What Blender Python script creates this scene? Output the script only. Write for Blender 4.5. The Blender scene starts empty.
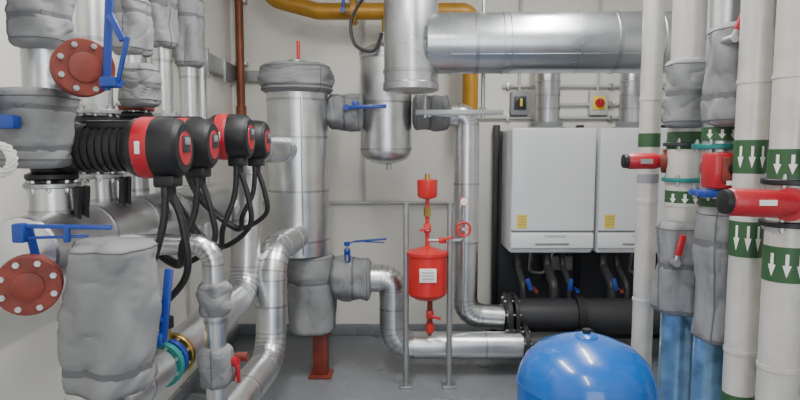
import bpy, bmesh, math, random
from mathutils import Vector, Matrix, noise
random.seed(4)
V=Vector
# ------------------------------------------------------------------ materials
def mat(name,col,rough=.5,metal=0.0,bump=0,bscale=40,var=0,vscale=6,coat=0,emit=0,alpha=1,rvar=0,stretch=None,bdist=.01):
    m=bpy.data.materials.new(name);m.use_nodes=True
    nt=m.node_tree;N=nt.nodes;L=nt.links;p=N['Principled BSDF']
    p.inputs['Base Color'].default_value=(*col,1);p.inputs['Roughness'].default_value=rough
    p.inputs['Metallic'].default_value=metal;p.inputs['Coat Weight'].default_value=coat
    if emit:
        p.inputs['Emission Color'].default_value=(*col,1);p.inputs['Emission Strength'].default_value=emit
    tc=N.new('ShaderNodeTexCoord')
    mp=N.new('ShaderNodeMapping');L.new(tc.outputs['Object'],mp.inputs['Vector'])
    if stretch: mp.inputs['Scale'].default_value=stretch
    if bump:
        n=N.new('ShaderNodeTexNoise');n.inputs['Scale'].default_value=bscale;n.inputs['Detail'].default_value=4
        L.new(mp.outputs['Vector'],n.inputs['Vector'])
        b=N.new('ShaderNodeBump');b.inputs['Strength'].default_value=bump;b.inputs['Distance'].default_value=bdist
        L.new(n.outputs['Fac'],b.inputs['Height']);L.new(b.outputs['Normal'],p.inputs['Normal'])
    if var or rvar:
        n=N.new('ShaderNodeTexNoise');n.inputs['Scale'].default_value=vscale;n.inputs['Detail'].default_value=5
        L.new(mp.outputs['Vector'],n.inputs['Vector'])
        if var:
            r=N.new('ShaderNodeValToRGB');L.new(n.outputs['Fac'],r.inputs['Fac'])
            r.color_ramp.elements[0].position=.3;r.color_ramp.elements[1].position=.7
            r.color_ramp.elements[0].color=(*[c*(1-var) for c in col],1)
            r.color_ramp.elements[1].color=(*[min(1,c*(1+var)) for c in col],1)
            L.new(r.outputs['Color'],p.inputs['Base Color'])
        if rvar:
            mr=N.new('ShaderNodeMapRange');mr.inputs['To Min'].default_value=max(0,rough-rvar);mr.inputs['To Max'].default_value=rough+rvar
            L.new(n.outputs['Fac'],mr.inputs['Value']);L.new(mr.outputs['Result'],p.inputs['Roughness'])
    return m
M={}
M['alu']=mat('aluminium_cladding',(.68,.69,.70),.32,1,bump=.24,bscale=5,rvar=.08,vscale=10,var=.08,bdist=.016)
M['alub']=mat('aluminium_band',(.46,.47,.48),.32,1)
M['duct']=mat('galvanised_duct',(.56,.58,.60),.30,1,bump=.15,bscale=5,rvar=.1,var=.12,vscale=4)
M['jack']=mat('grey_glass_cloth',(.215,.22,.225),.75,0,bump=.3,bscale=14,var=.12,vscale=7,bdist=.010)
M['jackd']=mat('grey_cloth_seam',(.12,.123,.13),.85)
M['wall']=mat('cream_wall_paint',(.80,.78,.72),.7,0,bump=.12,bscale=60,var=.05,vscale=1.5,bdist=.003)
M['ceil']=mat('white_ceiling',(.82,.82,.80),.8,0,var=.03)
M['floor']=mat('grey_resin_floor',(.20,.215,.235),.28,0,bump=.04,bscale=60,var=.06,vscale=2.0,rvar=.06,bdist=.002)
M['red']=mat('red_enamel',(.60,.02,.018),.32,0,coat=.4,var=.06)
M['redp']=mat('pump_red',(.42,.008,.02),.42,0,coat=.2)
M['redox']=mat('red_oxide_flange',(.20,.032,.02),.5,.1,bump=.2,bscale=60,var=.3,vscale=14,bdist=.003)
M['brown']=mat('brown_copper',(.22,.07,.035),.45,.4,var=.2)
M['black']=mat('black_plastic',(.009,.009,.011),.45)
M['blacki']=mat('black_insulation',(.03,.031,.035),.45,0,bump=.15,bscale=50,bdist=.003)
M['rubber']=mat('black_rubber_cable',(.010,.010,.012),.45)
M['blue']=mat('blue_handle',(.008,.045,.30),.4,0,coat=.2)
M['tank']=mat('blue_vessel_enamel',(.003,.115,.48),.26,0,coat=.5,bump=.03,bscale=30,var=.05,vscale=5)
M['white']=mat('boiler_white',(.80,.82,.85),.3,0,coat=.3)
M['whitepipe']=mat('pale_pipe_cover',(.58,.56,.52),.34,.12,bump=.22,bscale=12,var=.10,vscale=10,coat=.25)
M['bluepipe']=mat('blue_clear_wrap',(.16,.31,.50),.22,.4,bump=.3,bscale=12,var=.5,vscale=9,coat=.6)
M['ochre']=mat('ochre_gas_pipe',(.42,.21,.02),.4,.15,var=.15)
M['yellow']=mat('yellow_label',(.85,.62,.04),.5)
M['green']=mat('green_label',(.03,.095,.035),.5)
M['greenb']=mat('green_brass_valve',(.02,.20,.19),.4,.2,var=.2)
M['brass']=mat('brass',(.62,.44,.14),.3,1,var=.1)
M['steel']=mat('zinc_steel',(.46,.47,.48),.35,.9,var=.1)
M['strut']=mat('galvanised_strut',(.38,.39,.40),.4,.7,var=.12)
M['conduit']=mat('grey_conduit',(.50,.50,.48),.5)
M['lab']=mat('white_label',(.82,.82,.80),.5)
M['labg']=mat('label_grey_print',(.30,.30,.32),.5)
M['dgrey']=mat('dark_grey_panel',(.04,.043,.05),.45,.2)
M['mid']=mat('mid_grey_plastic',(.22,.23,.24),.45)
M['light']=mat('led_diffuser',(1,.98,.95),.5,emit=8)
M['rope']=mat('white_coil',(.7,.69,.64),.6)
# ------------------------------------------------------------------ builder
def frame(axis):
    w=V(axis).normalized()
    a=V((0,0,1)) if abs(w.z)<.9 else V((1,0,0))
    u=a.cross(w).normalized();v=w.cross(u)
    return u,v,w
class B:
    def __init__(s,name): s.n=name;s.v=[];s.f=[];s.m=[];s.mats=[]
    def mi(s,k):
        if k not in s.mats:s.mats.append(k)
        return s.mats.index(k)
    def add(s,vs,fs,k):
        o=len(s.v);s.v+= [V(x) for x in vs];i=s.mi(k)
        for f in fs:
            s.f.append([a+o for a in f]);s.m.append(i)
    def lathe(s,o,ax,prof,k,n=32,caps=True):
        u,v,w=frame(ax);o=V(o);vs=[];fs=[]
        for r,h in prof:
            for i in range(n):
                a=2*math.pi*i/n;vs.append(o+w*h+(u*math.cos(a)+v*math.sin(a))*r)
        for j in range(len(prof)-1):
            for i in range(n):
                i2=(i+1)%n;fs.append([j*n+i,j*n+i2,(j+1)*n+i2,(j+1)*n+i])
        if caps:
            fs.append(list(range(n))[::-1]);q=(len(prof)-1)*n;fs.append([q+i for i in range(n)])
        s.add(vs,fs,k);return s
    def cyl(s,a,b,r,k,n=24,r2=None,bev=.0):
        a=V(a);b=V(b);l=(b-a).length;r2=r if r2 is None else r2
        p=[(r,0),(r2,l)] if not bev else [(r-bev,0),(r,bev),(r2,l-bev),(r2-bev,l)]
        return s.lathe(a,b-a,p,k,n)
    def box(s,c,size,k,bev=.004,rot=None,seg=2):
        bm=bmesh.new();bmesh.ops.create_cube(bm,size=1)
        bmesh.ops.scale(bm,vec=size,verts=bm.verts)
        if bev: bmesh.ops.bevel(bm,geom=bm.edges[:],offset=min(bev,min(size)*.45),segments=seg,profile=.5,affect='EDGES')
        mt=Matrix.Translation(V(c))
        if rot is not None:
            mt=mt@(rot.to_4x4() if not isinstance(rot,tuple) else Matrix.Rotation(rot[2],4,'Z')@Matrix.Rotation(rot[1],4,'Y')@Matrix.Rotation(rot[0],4,'X'))
        bm.verts.index_update()
        s.add([mt@v.co for v in bm.verts],[[v.index for v in f.verts] for f in bm.faces],k);bm.free();return s
    def bar(s,a,b,w,t,k,up=(0,0,1),bev=.003):
        a=V(a);b=V(b);x=(b-a).normalized();y=V(up).cross(x)
        if y.length<1e-3:y=V((1,0,0)).cross(x)
        y.normalize();z=x.cross(y)
        R=Matrix((x,y,z)).transposed()
        return s.box((a+b)/2,((b-a).length,w,t),k,bev,R)
    def path(s,pts,bend=.1,seg=6):
        pts=[V(p) for p in pts];out=[pts[0]];arcs=[]
        for i in range(1,len(pts)-1):
            a,b,c=pts[i-1],pts[i],pts[i+1];d1=(a-b).normalized();d2=(c-b).normalized()
            ang=math.pi-d1.angle(d2)
            if ang<.03: out.append(b);continue
            t=min(bend*math.tan(ang/2),(a-b).length*.49,(c-b).length*.49);R=t/math.tan(ang/2)
            ctr=b+(d1+d2).normalized()*(R/math.cos(ang/2))
            p0=b+d1*t-ctr;nrm=(d1.cross(d2)).normalized()
            for j in range(seg+1):
                q=ctr+Matrix.Rotation(-ang*j/seg,3,nrm)@p0
                out.append(q);arcs.append(len(out)-1)
        out.append(pts[-1]);return out,arcs
    def sweep(s,P,r,k,n=20,caps=True,closed=False):
        rs=r if isinstance(r,list) else [r]*len(P)
        T=[]
        for i in range(len(P)):
            a=P[max(0,i-1)];b=P[min(len(P)-1,i+1)]
            T.append((b-a).normalized())
        u,v,w=frame(T[0]);vs=[];fs=[];tg=[]
        for i,p in enumerate(P):
            if i:
                q=T[i-1].rotation_difference(T[i]);u=q@u;v=q@v
            for j in range(n):
                a=2*math.pi*j/n;vs.append(p+(u*math.cos(a)+v*math.sin(a))*rs[i])
        for i in range(len(P)-1):
            for j in range(n):
                j2=(j+1)%n;fs.append([i*n+j,i*n+j2,(i+1)*n+j2,(i+1)*n+j])
        if caps: fs.append(list(range(n))[::-1]);q=(len(P)-1)*n;fs.append([q+i for i in range(n)])
        s.add(vs,fs,k);return T
    def pipe(s,pts,r,k,bend=None,seg=6,n=20):
        P,_=s.path(pts,bend or r*2.2,seg);s.sweep(P,r,k,n);return s
    def ring(s,c,ax,r,w,k,n=28):
        u,v,ww=frame(ax)
        s.lathe(V(c)-ww*w/2,ax,[(r-.004,-.0005),(r,0),(r,w),(r-.004,w+.0005)],k,n)
    def clad(s,pts,r,bend=None,k='alu',kb='alub',sp=.55):
        """pipe insulation in metal cladding with lobster-back elbows and bands"""
        P,arcs=s.path(pts,bend or r*2.0,6);T=s.sweep(P,r,k,28)
        for i in arcs: s.ring(P[i],T[i],r+.0022,.007,kb)
        for i in range(len(P)-1):
            l=(P[i+1]-P[i]).length
            if l>sp*.7:
                m=max(1,int(l/sp))
                for q in range(1,m+1):
                    s.ring(P[i].lerp(P[i+1],q/(m+1)),P[i+1]-P[i],r+.003,.014,kb)
        return s
    def cable(s,pts,r,k='rubber',n=10,st=8):
        pts=[V(p) for p in pts];Q=[pts[0]*2-pts[1]]+pts+[pts[-1]*2-pts[-2]];P=[]
        for i in range(1,len(Q)-2):
            a,b,c,d=Q[i-1:i+3]
            for j in range(st):
                t=j/st;P.append(.5*((2*b)+(c-a)*t+(2*a-5*b+4*c-d)*t*t+(3*b-a-3*c+d)*t**3))
        P.append(pts[-1]);s.sweep(P,r,k,n);return s
    def jacket(s,c,ax,L,rx,ry,k='jack',e=2.6,pinch=(),seed=0,lump=.012,straps=True,twist=0,taper=0):
        """sewn insulation jacket: tailored closed sleeve along ax, soft creases, belts"""
        u,v,w=frame(ax);c=V(c);n=56;m=44;vs=[];fs=[]
        if twist:
            q=Matrix.Rotation(twist,3,w);u=q@u;v=q@v
        for j in range(m+1):
            t=j/m*2-1
            s_=1-(1-abs(t))*L/2/.035 if (1-abs(t))*L/2<.035 else 0
            env=.62+.38*math.sqrt(max(0,1-s_*s_))
            env*=1+taper*t
            for p in pinch: env*=1-.055*math.exp(-((t-p)/.07)**2)
            for i in range(n):
                a=2*math.pi*i/n;ca,sa=math.cos(a),math.sin(a)
                q=(abs(ca)**e+abs(sa)**e)**(-1/e)
                d=noise.noise(V((ca*1.5+seed*3.7,sa*1.5,t*1.2+seed)))*lump*.9
                cr=noise.noise(V((ca*1.5+t*1.0,sa*1.5+seed,t*1.8+ca)))
                d-=math.exp(-(cr/.08)**2)*lump*.2
                vs.append(c+w*t*L/2+(u*ca*(rx*q*env+d)+v*sa*(ry*q*env+d)))
        for j in range(m):
            for i in range(n):
                i2=(i+1)%n;fs.append([j*n+i,j*n+i2,(j+1)*n+i2,(j+1)*n+i])
        vs.append(c-w*L/2);a0=len(vs)-1;vs.append(c+w*L/2);a1=len(vs)-1
        for i in range(n):
            i2=(i+1)%n;fs.append([i2,i,a0]);fs.append([m*n+i,m*n+i2,a1])
        s.add(vs,fs,k)
        js=max(2,int(.03/L*m))
        for jj in ([js,m-js] if straps else []):
            P=[vs[jj*n+i]+(vs[jj*n+i]-(c+w*(jj/m*2-1)*L/2)).normalized()*.0005 for i in range(n)]
            P.append(P[0]);s.sweep(P,.0025,'jackd',6,False)
        for p in pinch:
            h=.011;f2=[];v2=[];jj=int((p+1)/2*m)
            for i in range(n):
                o=vs[jj*n+i];cc=c+w*(o-c).dot(w);dr=(o-cc).normalized()
                v2+= [o-w*h-dr*.002,o-w*h+dr*.003,o+w*h+dr*.003,o+w*h-dr*.002]
            for i in range(n):
                i2=(i+1)%n
                for q in range(3): f2.append([i*4+q,i2*4+q,i2*4+q+1,i*4+q+1])
            s.add(v2,f2,'jackd')
        ii=int(seed*7)%n
        P=[vs[j*n+ii] for j in range(1,m)];s.sweep(P,.0032,'jackd',6)
        return s
    def flange(s,c,ax,r,th,k,nb=8,bolt='steel',br=.009):
        u,v,w=frame(ax);c=V(c)
        s.lathe(c-w*th/2,w,[(r-.003,0),(r,.003),(r,th-.003),(r-.003,th)],k,36)
        for i in range(nb):
            a=2*math.pi*(i+.5)/nb;p=c+(u*math.cos(a)+v*math.sin(a))*r*.8
            s.cyl(p-w*(th/2+.016),p+w*(th/2+.016),br*.6,bolt,8)
            for sg in(-1,1): s.cyl(p+w*sg*th/2,p+w*sg*(th/2+.009),br,bolt,6)
        return s
    def lever(s,p,stem,d,L,k='blue',w=.022):
        p=V(p);st=V(stem);d=V(d).normalized();q=p+st
        s.cyl(p,q,.009,'steel',12);s.cyl(q-st.normalized()*.012,q+st.normalized()*.012,.02,k,16)
        a=q+d*L*.18+st.normalized()*.012
        s.bar(q,a,w,.008,k,st);s.bar(a,q+d*L+st.normalized()*.012,w*1.15,.012,k,st,.005)
        s.bar(q+d*L*.45+st.normalized()*.004,q+d*L*.95-st.normalized()*.012,w*.6,.007,k,st)
        return s
    def text(s,txt,c,size,k,right=(1,0,0),up=(0,0,1),ext=.0006):
        cu=bpy.data.curves.new('t','FONT');cu.body=txt;cu.size=size;cu.align_x='CENTER';cu.align_y='CENTER';cu.extrude=ext
        o=bpy.data.objects.new('t',cu);bpy.context.collection.objects.link(o)
        bpy.context.view_layer.update();dg=bpy.context.evaluated_depsgraph_get();me=o.evaluated_get(dg).to_mesh()
        x=V(right).normalized();y=V(up).normalized();z=x.cross(y);c=V(c)
        s.add([c+x*q.co.x+y*q.co.y+z*q.co.z for q in me.vertices],[list(f.vertices) for f in me.polygons],k)
        bpy.data.objects.remove(o);return s
    def build(s,ang=35):
        me=bpy.data.meshes.new(s.n)
        xs=[v.x for v in s.v];ys=[v.y for v in s.v];zs=[v.z for v in s.v]
        c=V(((min(xs)+max(xs))/2,(min(ys)+max(ys))/2,min(zs)))
        me.from_pydata([v-c for v in s.v],[],s.f)
        for k in s.mats: me.materials.append(M[k])
        me.polygons.foreach_set('material_index',s.m)
        bm=bmesh.new();bm.from_mesh(me);bmesh.ops.recalc_face_normals(bm,faces=bm.faces);bm.to_mesh(me);bm.free()
        me.polygons.foreach_set('use_smooth',[True]*len(me.polygons));me.set_sharp_from_angle(angle=math.radians(ang))
        o=bpy.data.objects.new(s.n,me);o.location=c;bpy.context.collection.objects.link(o);return o
# ------------------------------------------------------------------ room
B('floor').box((.5,1.45,-.05),(4.0,7.1,.1),'floor',0).build()
B('wall_back').box((.5,4.96,1.6),(4.0,.12,3.2),'wall',0).build()
B('wall_left').box((-1.46,1.45,1.6),(.12,6.9,3.2),'wall',0).build()
B('wall_right').box((2.46,1.45,1.6),(.12,6.9,3.2),'wall',0).build()
B('ceiling').box((.5,1.45,3.25),(4.0,7.1,.1),'ceil',0).build()
b=B('baseboard_back');b.box((.5,4.885,.05),(3.8,.03,.1),'floor',.008);b.build()
b=B('baseboard_left');b.box((-1.385,1.45,.05),(.03,6.8,.1),'floor',.008);b.build()
for x,y in((-.35,2.2),(1.0,2.9),(.2,.2)):
    b=B('ceiling_light');b.box((x,y,3.17),(.18,1.5,.06),'white',.01);b.box((x,y,3.13),(.13,1.44,.03),'light',.012);b.build()
# ------------------------------------------------------------------ low loss header
hx,hy=-.70,4.0
b=B('low_loss_header')
b.lathe((hx,hy,.86),(0,0,1),[(.16,0),(.205,.02),(.205,1.12),(.19,1.13)],'alu',48)
for z in(.98,1.32,1.68,1.93): b.ring((hx,hy,z),(0,0,1),.209,.016,'alub',48)
b.bar((hx+.06,hy-.203,.9),(hx+.06,hy-.203,1.95),.012,.006,'alub',(0,1,0))
b.jacket((hx,hy,2.07),(0,0,1),.20,.245,.24,seed=1,pinch=(-.55,),lump=.03)
b.cyl((hx,hy,2.15),(hx,hy,2.20),.06,'steel');b.cyl((hx+.02,hy-.05,2.2),(hx+.02,hy-.05,2.32),.012,'red',12)
b.jacket((hx+.08,hy,.60),(0,0,1),.56,.155,.16,seed=2,pinch=(.35,),lump=.03)
b.build()
b=B('steel_support_leg')
b.box((hx+.14,hy,.17),(.1,.1,.30),'redox',.006);b.box((hx+.14,hy-.0,.01),(.16,.16,.02),'redox',.004)
b.box((hx+.14,hy,.312),(.15,.15,.015),'redox',.004);b.build()
# ------------------------------------------------------------------ air separator
vx,vy=-.10,4.2
b=B('air_separator')
b.lathe((vx,vy,1.49),(0,0,1),[(.02,0),(.09,.012),(.15,.04),(.178,.075),(.182,.1),(.182,.78),(.15,.8)],'alu',48)
for z in(1.60,1.93,2.24): b.ring((vx,vy,z),(0,0,1),.186,.016,'alub',48)
b.lathe((vx,vy,2.26),(0,0,1),[(.15,0),(.19,.005),(.19,.035),(.12,.07),(.05,.09),(.05,.16)],'steel',36)
b.cyl((vx,vy,2.4),(vx,vy,2.52),.03,'brass');b.cyl((vx+.02,vy,1.45),(vx+.02,vy,1.5),.018,'steel',12)
b.build()
b=B('insulated_valve')
b.jacket((-.38,4.1,1.86),(1,0,0),.25,.15,.12,seed=3,pinch=(0,),lump=.03)
b.cyl((-.50,4.1,1.86),(-.27,4.12,1.86),.08,'alu')
b.lever((-.36,3.98,1.88),(0,-.05,.0),(1,0,.03),.27);b.box((-.30,3.95,1.9),(.05,.04,.05),'blue',.008);b.build()
b=B('insulated_valve')
b.jacket((.225,4.2,1.86),(1,0,0),.27,.15,.125,seed=4.3,pinch=(-.1,),lump=.03)
b.lever((.2,4.07,1.84),(0,-.05,.0),(1,0,-.05),.2,'steel');b.build()
b=B('insulated_pipe');b.clad([(.35,4.2,1.84),(.48,4.2,1.84),(.48,4.2,.38),(.76,4.2,.36)],.09,.13);b.build()
# lower branch
b=B('insulated_valve')
b.jacket((-.34,4.0,.70),(1,0,0),.28,.155,.145,seed=5,pinch=(.1,),lump=.03)
b.lever((-.36,3.9,.84),(0,0,.12),(1,0,.08),.27);b.cyl((-.36,3.95,.8),(-.36,3.9,.92),.022,'blue',12);b.build()
b=B('insulated_pipe');b.clad([(-.21,4.0,.70),(-.05,4.0,.70),(-.05,4.0,.22),(.86,4.0,.22)],.095,.14,sp=.3);b.build()
# ------------------------------------------------------------------ duct
b=B('flue_duct')
dx,dy=.067,3.6
b.lathe((dx,dy,1.95),(0,0,1),[(.06,-.01),(.15,0),(.172,.012),(.172,.05),(.165,.055),(.165,1.25)],'duct',56)
b.ring((dx,dy,2.07),(0,0,1),.171,.02,'alub',56)
b.lathe((dx+.1,dy,2.24),(1,-.03,0),[(.180,0),(.180,2.25)],'duct',56)
for x in(.30,.62,.66,1.06,1.5,1.54): b.ring((x,dy-.03*(x-.067),2.24),(1,-.03,0),.184,.014,'duct',56)
for x in(.46,1.28): b.ring((x,dy-.03*(x-.067),2.24),(1,-.03,0),.184,.02,'alub',56)
b.bar((.3,dy-.16,2.155),(2.3,dy-.22,2.155),.012,.005,'alub',(0,1,0));b.build()
# ------------------------------------------------------------------ boilers
b=B('boiler_frame')
b.box((1.5,4.84,1.0),(1.42,.04,1.5),'dgrey',.004)
for x in(.80,1.49,2.2): b.box((x,4.84,.9),(.05,.07,1.8),'black',.004)
b.box((1.5,4.84,.03),(1.42,.10,.05),'black',.004);b.build()
for i,x0 in enumerate((.84,1.505)):
    w=.635;cx=x0+w/2
    b=B('gas_boiler')
    b.box((cx,4.60,1.28),(w,.40,.95),'white',.02,seg=3)
    b.box((cx,4.385,1.37),(w,.03,.78),'white',.014,seg=3)
    b.box((cx,4.385,.905),(w,.035,.125),'white',.014,seg=3)
    b.box((cx,4.395,.973),(w-.02,.02,.01),'mid',0)
    b.box((cx-.0,4.366,.880),(.26,.006,.014),'mid',.002)
    b.text('THERMHAUS',(cx+.02,4.365,.94),.028,'labg')
    b.box((x0+.085,4.366,1.055),(.075,.004,.10),'yellow',0)
    for q in range(4): b.box((x0+.085,4.3635,1.09-.02*q),(.055,.001,.005),'labg',0)
    b.lathe((cx,4.6,1.75),(0,0,1),[(.16,0),(.16,.015),(.12,.03),(.12,.06)],'mid',32)
    b.build()
    b=B('boiler_flue_pipe');b.clad([(cx,4.6,1.81),(cx,4.6,2.45),(cx,4.895,2.45)],.095,.12,'duct','alub',.12);b.build()
b=B('boiler_header_pipe')
b.cyl((.80,4.25,.36),(2.25,4.25,.36),.13,'blacki',36);b.cyl((.88,4.0,.22),(1.25,4.0,.22),.09,'blacki',30)
b.flange((.79,4.2,.36),(1,0,0),.185,.035,'black');b.flange((.84,4.2,.36),(1,0,0),.185,.03,'black')
b.flange((.88,4.0,.22),(1,0,0),.15,.03,'black');b.pipe([(1.2,4.0,.22),(1.35,4.0,.22),(1.35,4.3,.22)],.09,'blacki')
b.cyl((1.30,4.25,.36),(1.36,4.25,.36),.16,'black',36)
for i,x in enumerate((.93,1.16,1.28,1.60,1.71,1.95)):
    b.pipe([(x,4.3,.45),(x,4.3,.58),(x,4.5,.68),(x,4.55,.795)],.034 if i%2 else .022,'blacki',.05)
for x in(1.04,1.84): b.pipe([(x,4.55,.795),(x,4.6,.62),(x+.12,4.62,.60),(x+.2,4.62,.795)],.012,'steel',.04)
b.box((1.32,4.76,.66),(.22,.05,.12),'mid',.01)
b.build()
b=B('valve_handles')
for x,t in((.96,.3),(1.27,-.1),(1.60,.25),(1.93,-.2)):
    b.cyl((x,4.36,.60),(x,4.26,.60),.012,'steel',10);b.bar((x-t*.04,4.25,.64),(x+t*.06,4.25,.55),.032,.012,'blue',(0,1,0))
    b.cyl((x+.06,4.36,.54),(x+.06,4.26,.54),.014,'redox' if t>0 else 'blue',12)
b.build()
# isolators and conduits
for i,x in enumerate((.99,1.64)):
    b=B('rotary_isolator');b.box((x,4.865,1.98),(.15,.07,.2),('mid','conduit')[i],.01);b.box((x,4.826,1.98),(.10,.01,.11),('dgrey','yellow')[i],.004)
    b.cyl((x,4.83,1.98),(x,4.80,1.98),.036,('black','redp')[i],24);b.box((x,4.79,1.98),(.018,.03,.065),('yellow','redp')[i],.005)
    b.cyl((x,4.87,2.08),(x,4.87,3.2),.012,'conduit',12);b.build()
for z,x0 in((2.12,.85),(1.97,1.12),(1.86,.6)):
    b=B('conduit_run');b.cyl((x0,4.875,z),(2.39,4.875,z),.014,'conduit',12)
    for x in(.9,1.3,1.75,2.2):
        if x>x0: b.box((x,4.88,z),(.03,.04,.05),'steel',.004)
    b.build()
# gas pipe
b=B('gas_pipe')
b.pipe([(-1.0,4.5,3.2),(-1.0,4.5,2.74),(-.62,4.5,2.64),(.55,4.5,2.64),(.55,4.6,2.5),(.55,4.6,1.88)],.062,'ochre',.14)
b.flange((-.35,4.5,2.64),(1,0,0),.105,.04,'ochre');b.cyl((.55,4.6,1.80),(.55,4.6,1.90),.05,'brass',16);b.build()
b=B('control_cable')
b.cable([(-.12,4.05,2.75),(-.26,4.02,2.6),(-.33,4.0,2.45),(-.30,3.98,2.3),(-.18,3.98,2.26),(-.12,4.0,2.38)],.011);b.build()
b=B('gas_valve_handle');b.lever((-.42,4.43,2.62),(0,-.06,0),(0.1,0,1),.2);b.build()
b=B('brown_riser_pipe');b.cyl((-1.30,4.8,1.93),(-1.30,4.8,3.2),.033,'brown',16);b.cyl((-1.30,4.8,1.87),(-1.3,4.8,1.95),.042,'brown',16)
for z in(2.3,2.8): b.box((-1.3,4.85,z),(.09,.09,.03),'steel',.004)
b.build()
b=B('cable_tray')
b.box((-1.37,4.2,2.22),(.05,1.35,.12),'strut',.004);b.box((-1.1,4.87,2.20),(.62,.05,.09),'strut',.004)
for y in(3.7,4.1,4.5): b.box((-1.34,y,2.20),(.02,.04,.2),'steel',.002)
b.build()
b=B('strut_hanger')
b.cyl((.53,3.75,1.80),(.53,3.75,3.2),.013,'steel',12);b.box((.38,3.75,1.835),(.56,.04,.035),'strut',.004)
b.box((.53,3.75,2.12),(.05,.05,.04),'blue',.006);b.cyl((.53,3.75,1.84),(.53,3.75,1.87),.024,'steel',6)
b.cyl((.16,3.75,1.80),(.16,3.75,1.95),.012,'steel',12);b.build()
b=B('conduit_run');b.cyl((-1.39,4.87,1.15),(.6,4.87,1.15),.016,'conduit',12);b.cyl((-.3,4.87,1.15),(-.3,4.87,3.2),.014,'conduit',12);b.build()
# ------------------------------------------------------------------ dosing pot
px,py=.18,3.8
b=B('dosing_pot')
b.lathe((px,py,.60),(0,0,1),[(.02,0),(.08,.01),(.115,.03),(.13,.05),(.13,.30),(.137,.305),(.137,.325),(.10,.335),(.05,.35),(.03,.36)],'red',40)
b.box((px-.0,py-.13,.79),(.11,.01,.09),'lab',.002)
for q in range(3): b.box((px,py-.1358,.81-.02*q),(.075,.001,.006),'labg',0)
b.cyl((px,py,.95),(px,py,1.28),.014,'red',14);b.box((px,py,1.08),(.05,.05,.06),'red',.01);b.cyl((px,py-.02,1.08),(px,py-.06,1.08),.01,'steel');b.bar((px-.05,py-.06,1.075),(px+.02,py-.06,1.09),.018,.008,'red',(0,1,0))
b.cyl((px,py,1.16),(px,py,1.22),.024,'brass',8)
b.lathe((px,py,1.27),(0,0,1),[(.015,0),(.058,.015),(.066,.03),(.068,.13),(.05,.135)],'red',28)
b.cyl((px,py,1.40),(px,py,1.44),.018,'brass',12)
b.pipe([(px,py,1.0),(px+.12,py,1.0),(px+.24,py,1.0),(px+.24,py,1.26)],.012,'steel',.03)
b.pipe([(px+.24,py,1.0),(px+.24,py,.5)],.010,'steel',.03)
b.box((px+.10,py,1.0),(.05,.04,.04),'red',.008);b.bar((px+.10,py-.04,1.01),(px+.17,py-.04,1.03),.018,.008,'red',(0,1,0))
wc=V((px+.235,py-.04,1.08))
P=[wc+V((.045*math.cos(a),-.0,.045*math.sin(a))) for a in [i*math.pi/12 for i in range(25)]];b.sweep(P,.008,'red',8,False)
for a in range(4): b.cyl(wc,wc+V((.045*math.cos(a*1.57),0,.045*math.sin(a*1.57))),.005,'red',8)
b.cyl(wc+V((0,.04,0)),wc-V((0,.01,0)),.012,'steel',12)
b.cyl((px+.24,py,1.26),(px+.24,py-.03,1.26),.03,'red',20);b.cyl((px+.24,py-.03,1.26),(px+.24,py-.034,1.26),.025,'lab',20)
b.pipe([(px+.02,py,.62),(px+.02,py,.40),(px+.02,py+.08,.34)],.018,'redox',.04);b.box((px+.02,py,.5),(.05,.05,.06),'red',.01)
b.cyl((px+.02,py,.38),(px+.02,py,.44),.028,'red',12);b.bar((px+.02,py-.04,.5),(px+.09,py-.04,.48),.02,.008,'red',(0,1,0))
b.build()
b=B('dosing_pot_stand')
for x in(.04,.33):
    b.cyl((x,3.8,0),(x,3.8,1.24),.019,'strut',16);b.box((x,3.8,.008),(.09,.09,.016),'steel',.003)
    b.cyl((x,3.8,1.24),(x,3.8,1.25),.022,'mid',16)
b.cyl((.04,3.83,.70),(.33,3.83,.70),.012,'steel',12);b.cyl((.04,3.83,.88),(.33,3.83,.88),.012,'steel',12);b.build()
# ------------------------------------------------------------------ expansion vessel
ex,ey=.725,2.2;R=.262
b=B('expansion_vessel')
prof=[(.10,0.08),(.17,.10),(.235,.15),(R-.005,.22),(R,.27),(R,.34),(R+.003,.345),(R+.003,.375),(R,.38),(R,.67),(R-.006,.725),(R-.03,.78),(R-.075,.825),(R-.14,.855),(.07,.872),(.03,.876)]
b.lathe((ex,ey,0),(0,0,1),prof,'tank',64)
b.ring((ex,ey,.69),(0,0,1),R+.001,.008,'tank',64)
b.lathe((ex,ey,.87),(0,0,1),[(.045,0),(.045,.008),(.035,.016),(.018,.02),(.01,.02)],'tank',24)
b.cyl((ex,ey,.885),(ex,ey,.905),.016,'black',12)
for a in(.6,2.7,4.8):
    c=V((ex+.2*math.cos(a),ey+.2*math.sin(a),0));b.bar(c,c+V((0,0,.2)),.05,.03,'tank',(0,1,0))
    b.box(c+V((0,0,.006)),(.08,.08,.012),'tank',.003)
b.build(50)
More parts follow.
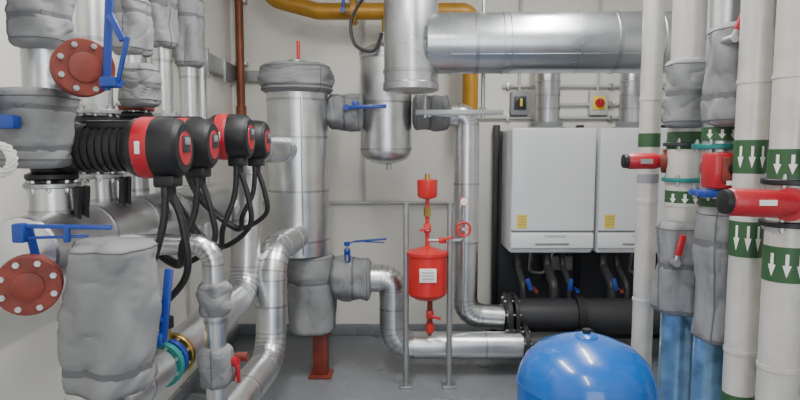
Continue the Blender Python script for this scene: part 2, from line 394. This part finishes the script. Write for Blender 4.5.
# ------------------------------------------------------------------ left pumps
def pump(Y,Z,xf,xc,r=.1):
    b=B('circulation_pump')
    b.lathe((xc-.0,Y,Z-.11),(0,0,1),[(.07,0),(.08,.008),(.08,.022),(.06,.03),(.07,.07),(.085,.11),(.07,.15),(.06,.19),(.08,.198),(.08,.212),(.07,.22)],'black',30)
    b.lathe((xc+.02,Y,Z),(1,0,0),[(.085,0),(.09,.05),(.075,.09)],'black',32)
    L=xf-.135-(xc+.1)
    q=[];h=0
    while h<L:
        q+=[(.080,h),(.080,h+.012),(.074,h+.014),(.074,h+.022)];h+=.024
    b.lathe((xc+.1,Y,Z),(1,0,0),q,'black',32)
    b.box((xc+.22,Y,Z+.075),(.16,.09,.03),'black',.01)
    x=xf-.15
    b.lathe((x-.03,Y,Z),(1,0,0),[(.075,-.01),(r*.86,0),(r*.96,.02),(r*.98,.035)],'black',40)
    b.lathe((x,Y,Z),(1,0,0),[(r*.96,0),(r,.008),(r,.052),(r*.985,.056)],'redp',40)
    b.lathe((x+.055,Y,Z),(1,0,0),[(r*.985,-.002),(r*.995,.004),(r*.98,.05),(r*.92,.078),(r*.78,.09),(.01,.095)],'black',40)
    b.lathe((x+.142,Y,Z-.002),(1,0,0),[(r*.56,0),(r*.54,.006),(.01,.008)],'redp',32)
    b.box((x+.15,Y,Z+.012),(.008,.06,.055),'dgrey',.003);b.box((x+.155,Y,Z+.022),(.003,.045,.025),'mid',.001)
    b.box((x+.03,Y-r*1.0,Z-.0),(.016,.006,.04),'lab',.002)
    b.box((x+.085,Y,Z-r-.008),(.07,.09,.04),'black',.008)
    for s in(-.025,.025): b.cyl((x+.085,Y+s,Z-r-.02),(x+.085,Y+s,Z-r-.06),.015,'black',10)
    b.build()
pd=[(1.95,1.605,-.715,-1.17),(2.3,1.62,-.73,-1.19),(2.62,1.655,-.665,-1.19),(2.97,1.645,-.67,-1.2)]
for p in pd: pump(*p,r=.103)
for i,(Y,Z,xf,xc) in enumerate(pd):
    b=B('pump_cable');x=xf-.065
    dz=(.06,-.02,0,-.05)[i]
    for s in(-.025,.025):
        z0=Z-.15
        b.cable([(x,Y+s,z0),(x+.01+s,Y+s,z0-.12),(x-.015+s*2,Y+s*1.5,z0-.26-dz*.6),(x-.10,Y+s+.04,z0-.36-dz),(x-.21,Y+s+.06,z0-.30-dz),(x-.30,Y+.02+s,z0-.14),(xc+.1,Y+s,z0+.02)],.0125)
    b.build()
# risers along left wall
specs=[(1.95,-1.17,.072),(2.3,-1.19,.06),(2.62,-1.19,.05),(2.97,-1.2,.05),(3.35,-1.2,.05)]
for i,(Y,x,r) in enumerate(specs):
    Z=pd[i][1] if i<4 else 1.6
    b=B('insulated_riser_pipe')
    b.clad([(x,Y,1.30),(x,Y,Z-.12)],r,sp=.2);b.clad([(x,Y,Z+.11),(x,Y,3.19)],r,sp=.35)
    b.flange((x,Y,Z+.125),(0,0,1),.086,.018,'redox' if i in(2,) else 'steel');b.flange((x,Y,Z-.125),(0,0,1),.086,.018,'steel');b.build()
b=B('insulated_header_pipe');b.clad([(-1.15,1.75,1.285),(-1.15,3.6,1.285)],.112,sp=.4)
b.lathe((-1.15,1.75,1.285),(0,-1,0),[(.112,0),(.108,.012),(.07,.02),(.02,.022)],'alu',32)
b.build()
def jk(name,c,ax,L,rx,ry,**k):
    b=B(name);b.jacket(c,ax,L,rx,ry,**k);return b
N='valve_insulation_jacket'
jk(N,(-1.165,1.86,1.665),(0,0,1),.25,.108,.105,seed=6,e=3.2,pinch=(-.5,.5),lump=.025).build()
jk(N,(-1.16,1.92,2.02),(0,0,1),.20,.09,.09,seed=7,e=2.5,lump=.025,pinch=(0,)).build()
jk(N,(-1.28,1.72,2.0),(0,0,1),.2,.05,.07,seed=7.5,e=2.5,lump=.02).build()
for i,(Y,px0,zc,h) in enumerate(((2.62,-1.19,2.14,.26),(2.97,-1.2,2.25,.30),(3.35,-1.2,2.26,.40))):
    jk(N,(px0+.0,Y,zc),(0,0,1),h,.078,.078,seed=8+i*1.3,e=2.8,lump=.025,pinch=(.45,)).build()
jk(N,(-1.11,2.5,1.87),(0,0,1),.18,.07,.075,seed=12,e=3,lump=.025,pinch=(0,)).build()
# red flanged stub upper
b=B('flanged_branch')
d=V((.62,-.78,0)).normalized();c=V((-.955,1.78,1.845))
b.cyl(V((-1.17,2.0,1.845)),c,.05,'alu');b.flange(c-d*.028,d,.086,.024,'redox',8);b.flange(c+d*.002,d,.086,.026,'redox',8)
b.lathe(c+d*.015,d,[(.045,0),(.045,.008),(.03,.012),(.01,.012)],'redox',24)
b.lathe(c-d*.12,d,[(.05,0),(.065,.02),(.065,.07),(.05,.09)],'black',24);b.build()
b=B('butterfly_valve_lever')
b.bar((-.90,1.80,1.78),(-.865,1.78,2.10),.024,.012,'blue',(0,1,0));b.bar((-.845,1.76,1.80),(-.80,1.74,1.93),.014,.01,'blue',(0,1,0))
b.bar((-.865,1.77,2.0),(-.82,1.75,1.92),.02,.01,'blue',(0,1,0))
b.cyl((-.98,1.86,1.80),(-.84,1.76,1.80),.014,'blue',12);b.box((-.87,1.77,1.80),(.05,.05,.03),'blue',.006);b.build()
b=B('butterfly_valve_lever');b.bar((-1.205,1.74,1.67),(-1.175,1.70,1.96),.025,.012,'blue',(0,1,0));b.box((-1.16,1.72,1.68),(.07,.04,.04),'blue',.006);b.build()
b=B('flanged_branch')
d=V((.45,-.89,0)).normalized();c=V((-1.055,1.62,1.215))
b.cyl(V((-1.17,1.85,1.215)),c,.055,'alu');b.flange(c-d*.03,d,.085,.024,'redox',8);b.flange(c,d,.085,.026,'redox',8)
b.lathe(c+d*.013,d,[(.04,0),(.04,.01),(.025,.014),(.01,.014)],'redox',24);b.build()
b=B('butterfly_valve_lever')
b.bar((-1.09,1.62,1.385),(-.83,1.66,1.375),.018,.012,'blue');b.bar((-1.09,1.62,1.35),(-.90,1.66,1.35),.014,.008,'blue')
b.cyl((-1.06,1.68,1.25),(-1.06,1.64,1.38),.012,'blue',12);b.box((-1.07,1.62,1.365),(.035,.03,.055),'blue',.006);b.box((-.95,1.64,1.36),(.016,.016,.05),'blue',.003);b.build()
b=jk('valve_insulation_jacket',(-.875,1.72,1.10),(0.05,0,1),.46,.118,.115,seed=14,e=3.0,pinch=(-.62,),lump=.036,taper=-.05)
b.build()
b=B('butterfly_valve_lever');b.bar((-.735,1.82,1.22),(-.755,1.80,.99),.026,.013,'blue',(0,1,0));b.box((-.78,1.8,1.0),(.06,.04,.04),'blue',.006);b.bar((-.75,1.8,1.06),(-.81,1.8,1.06),.02,.012,'blue');b.build()
# pipes A and B
b=B('insulated_pipe')
b.clad([(-.72,3.95,1.60),(-.86,3.3,1.60),(-.87,3.2,.80),(-.915,2.3,.775)],.082,.17,sp=.45);b.build()
b=B('insulated_pipe')
b.clad([(-.68,3.95,1.02),(-.73,3.25,1.02),(-.73,3.2,.42),(-.80,2.3,.40),(-.80,2.3,.0)],.085,.17,sp=.4);b.build()
b=B('balancing_valve')
d=V((-.045,-.9,-.02)).normalized();c=V((-.917,2.22,.775))
b.cyl(c+d*.1,c-d*.1,.06,'brass');b.flange(c+d*.05,d,.09,.025,'greenb');b.flange(c-d*.05,d,.09,.025,'brass');b.flange(c,d,.085,.025,'blue',6)
b.cyl(c,c+V((.0,0,.16)),.018,'brass');b.cyl(c+V((0,0,.13)),c+V((0,0,.17)),.03,'black');b.clad([c+d*.08,c+d*.5,c+d*.5+V((0,0,.2))],.075,.08,sp=.3)
b.build()
b=B('insulated_pipe')
tx,ty=-.75,2.3
b.clad([(-1.1,ty,1.22),(tx,ty,1.22),(tx,ty,.45)],.042,.08,sp=.3)
b.jacket((tx,ty,1.0),(0,0,1),.14,.062,.062,seed=15,e=3,lump=.018,straps=False);b.jacket((tx,ty,.72),(0,0,1),.17,.062,.062,seed=16,e=3,lump=.018,straps=False)
b.lever((tx+.05,ty,.74),(.03,-.01,0),(0,.1,-1),.09,'redp',.016);b.cyl((tx+.05,ty+.1,.72),(tx+.10,ty+.1,.72),.02,'redox');b.build()
b=B('white_cable_coil')
P=[]
for i in range(120):
    a=i*.4;P.append(V((-1.16+.055*math.cos(a)+.006*math.sin(i*1.3),1.66+.012*math.sin(i*2.1),1.57+.045*math.sin(a)+.006*math.cos(i*.9))))
b.sweep(P,.006,'rope',6);b.build()
b=B('impulse_line');b.cyl((-1.3,3.0,1.5),(-1.3,3.0,3.19),.012,'steel');b.cyl((-1.25,3.7,.0),(-1.25,3.7,3.19),.03,'alu');b.build()
# ------------------------------------------------------------------ right pipe cluster
def arrowband(b,X,Y,z0,z1,r,k='green',arrows=True,down=True):
    b.lathe((X,Y,z0),(0,0,1),[(r,0),(r+.002,.001),(r+.002,z1-z0),(r,z1-z0+.001)],k,32)
    if arrows:
        d=V((-X,-Y,0)).normalized();t=V((0,0,1)).cross(d).normalized();h=(z1-z0)
        for off in(-.55,.1,.7):
            rr=r+.0035;a=off;n=(d*math.cos(a)+t*math.sin(a));tt=V((0,0,1)).cross(n)
            p=V((X,Y,0))+n*rr;zc=(z0+z1)/2;s=-1 if down else 1;u=V((0,0,1));w=r*.2
            vs=[p+u*(zc-s*h*.32)-tt*w*.4,p+u*(zc-s*h*.32)+tt*w*.4,p+u*(zc)+tt*w*.4,p+u*zc-tt*w*.4,p+u*zc-tt*w,p+u*zc+tt*w,p+u*(zc+s*h*.34)]
            b.add(vs,[[0,1,2,3],[4,5,6]],'lab')
def rp(name,X,Y,r,segs,bands,tilt=0):
    b=B(name)
    for z0,z1,k in segs: 
        b.clad([(X,Y,z0),(X,Y,z1)],r,k=k,kb='alub' if k=='alu' else k,sp=.5)
    for q in bands: arrowband(b,X,Y,q[0],q[1],r,q[2] if len(q)>2 else 'green',len(q)<4)
    return b
W='whitepipe'
rp('insulated_riser_pipe',1.12,2.62,.045,[(0,3.19,W)],[(1.61,1.67,'green',0),(1.45,1.49,'labg',0)]).build()
rp('insulated_riser_pipe',1.175,2.4,.068,[(0,.92,'bluepipe'),(.92,3.19,W)],[(1.60,1.67,'green',0),(1.37,1.43)]).build()
rp('insulated_riser_pipe',1.18,2.15,.060,[(0,.93,'bluepipe'),(.93,3.19,'alu')],[(1.37,1.42,'green',0),(1.63,1.68)]).build()
rp('insulated_riser_pipe',1.175,1.95,.050,[(0,3.19,W)],[(1.52,1.63),(1.24,1.37),(.70,.76,'green',0)]).build()
rp('insulated_riser_pipe',1.21,1.80,.060,[(0,3.19,W)],[(1.51,1.60),(1.19,1.30)]).build()
rp('insulated_riser_pipe',1.30,2.0,.05,[(0,3.19,W)],[(1.45,1.5,'labg',0)]).build()
rp('insulated_riser_pipe',1.36,2.35,.06,[(0,3.19,'bluepipe')],[]).build()
rp('insulated_riser_pipe',1.37,1.70,.06,[(0,3.19,W)],[(1.25,1.36)]).build()
jk(N,(1.14,2.33,1.82),(0,0,1),.27,.078,.08,seed=20,e=3,lump=.025,pinch=(0,)).build()
jk(N,(1.19,2.10,1.86),(0,0,1),.36,.088,.08,seed=21,e=3,lump=.028,pinch=(-.4,)).build()
jk(N,(1.13,2.33,1.12),(0,0,1),.38,.085,.08,seed=22,e=3,lump=.028,pinch=(.1,)).build()
jk(N,(1.18,2.10,1.14),(0,0,1),.50,.086,.08,seed=23,e=3,lump=.028,pinch=(.5,)).build()
jk(N,(1.255,1.66,1.64),(0,0,1),.26,.07,.07,seed=24,e=3,lump=.025,pinch=(0,)).build()
jk(N,(1.27,1.98,2.12),(0,0,1),.25,.065,.065,seed=25,e=3,lump=.025).build()
def nose(b,a,c,r,k='redp'):
    a=V(a);c=V(c);l=(c-a).length
    b.lathe(a,c-a,[(r*.5,-.004),(r*.85,0),(r*.9,.012),(r*.9,.02)],'black',28)
    b.lathe(a,c-a,[(r*.9,.018),(r,.024),(r,l*.75),(r*.9,l*.8),(r*.7,l)],k,28)
b=B('secondary_pump')
nose(b,(.945,2.46,1.55),(1.12,2.46,1.55),.034);b.cyl((1.11,2.46,1.55),(1.2,2.4,1.55),.05,'redox')
b.box((1.03,2.425,1.55),(.05,.004,.02),'labg',0);b.flange((1.175,2.4,1.475),(0,0,1),.085,.016,'greenb',4);b.flange((1.175,2.4,1.62),(0,0,1),.085,.016,'dgrey',4);b.build()
b=B('secondary_pump')
b.box((1.145,2.04,1.525),(.13,.10,.125),'redp',.012);b.box((1.145,1.985,1.53),(.085,.012,.085),'redox',.004);b.cyl((1.145,1.98,1.535),(1.145,1.965,1.535),.026,'black',20)
b.box((1.14,1.978,1.485),(.05,.003,.015),'lab',0);b.cyl((1.145,2.08,1.53),(1.175,2.15,1.53),.06,'redox')
b.flange((1.17,2.15,1.44),(0,0,1),.088,.02,'blue',4);b.flange((1.17,2.15,1.61),(0,0,1),.085,.02,'greenb',4);b.box((1.12,2.03,1.445),(.14,.06,.025),'blue',.006)
b.build()
b=B('secondary_pump')
nose(b,(.960,1.72,1.445),(1.17,1.72,1.435),.042);b.cyl((1.16,1.72,1.435),(1.21,1.78,1.435),.05,'redp');b.box((1.07,1.677,1.445),(.05,.004,.016),'lab',0)
b.flange((1.21,1.8,1.37),(0,0,1),.078,.018,'black',4);b.flange((1.21,1.8,1.50),(0,0,1),.078,.018,'black',4);b.build()
def redlever(p,q):
    b=B('valve_lever');p=V(p);q=V(q);b.bar(p,p.lerp(q,.3),.018,.01,'steel',(0,1,0));b.bar(p.lerp(q,.25),q,.026,.014,'redp',(0,1,0),.006);b.cyl(p+V((0,.08,0)),p-V((0,.012,0)),.014,'steel',12);b.build()
redlever((1.12,1.99,1.97),(1.165,1.99,2.08));redlever((1.07,2.22,1.16),(1.095,2.22,1.27))
b=B('pipe_support_frame')
b.box((1.28,2.15,.85),(.04,1.3,.04),'strut',.003);b.box((1.28,2.15,2.35),(.04,1.3,.04),'strut',.003)
for y in(1.5,2.8): b.box((1.42,y,1.6),(.04,.04,3.18),'strut',.003);b.box((1.35,y,.85),(.16,.04,.04),'strut',.003);b.box((1.35,y,2.35),(.16,.04,.04),'strut',.003)
b.build()
# ------------------------------------------------------------------ lights, world, camera
def area(n,loc,rot,sx,sy,p,col):
    l=bpy.data.lights.new(n,'AREA');l.shape='RECTANGLE';l.size=sx;l.size_y=sy;l.energy=p;l.color=col
    o=bpy.data.objects.new(n,l);o.location=loc;o.rotation_euler=rot;bpy.context.collection.objects.link(o)
for i,(x,y) in enumerate(((-.35,2.2),(1.0,2.9),(.2,.2))):
    area('ceiling_light_lamp',(x,y,3.10),(0,0,0),.13,1.4,(42,46,24)[i],(1,.99,.97))
area('rear_fill_light',(.6,-1.9,1.7),(math.radians(90),0,0),2.0,2.2,42,(.94,.97,1))  # fill light added behind the camera at the open end, no doorway there
w=bpy.data.worlds.new('World');w.use_nodes=True;bpy.context.scene.world=w
w.node_tree.nodes['Background'].inputs[0].default_value=(.9,.95,1,1);w.node_tree.nodes['Background'].inputs[1].default_value=.55
cam=bpy.data.cameras.new('camera');cam.lens=26.1;cam.sensor_width=36;cam.clip_start=.05
o=bpy.data.objects.new('camera',cam);o.location=(0,0,1.6);o.rotation_euler=(math.radians(85),0,0);bpy.context.collection.objects.link(o);bpy.context.scene.camera=o
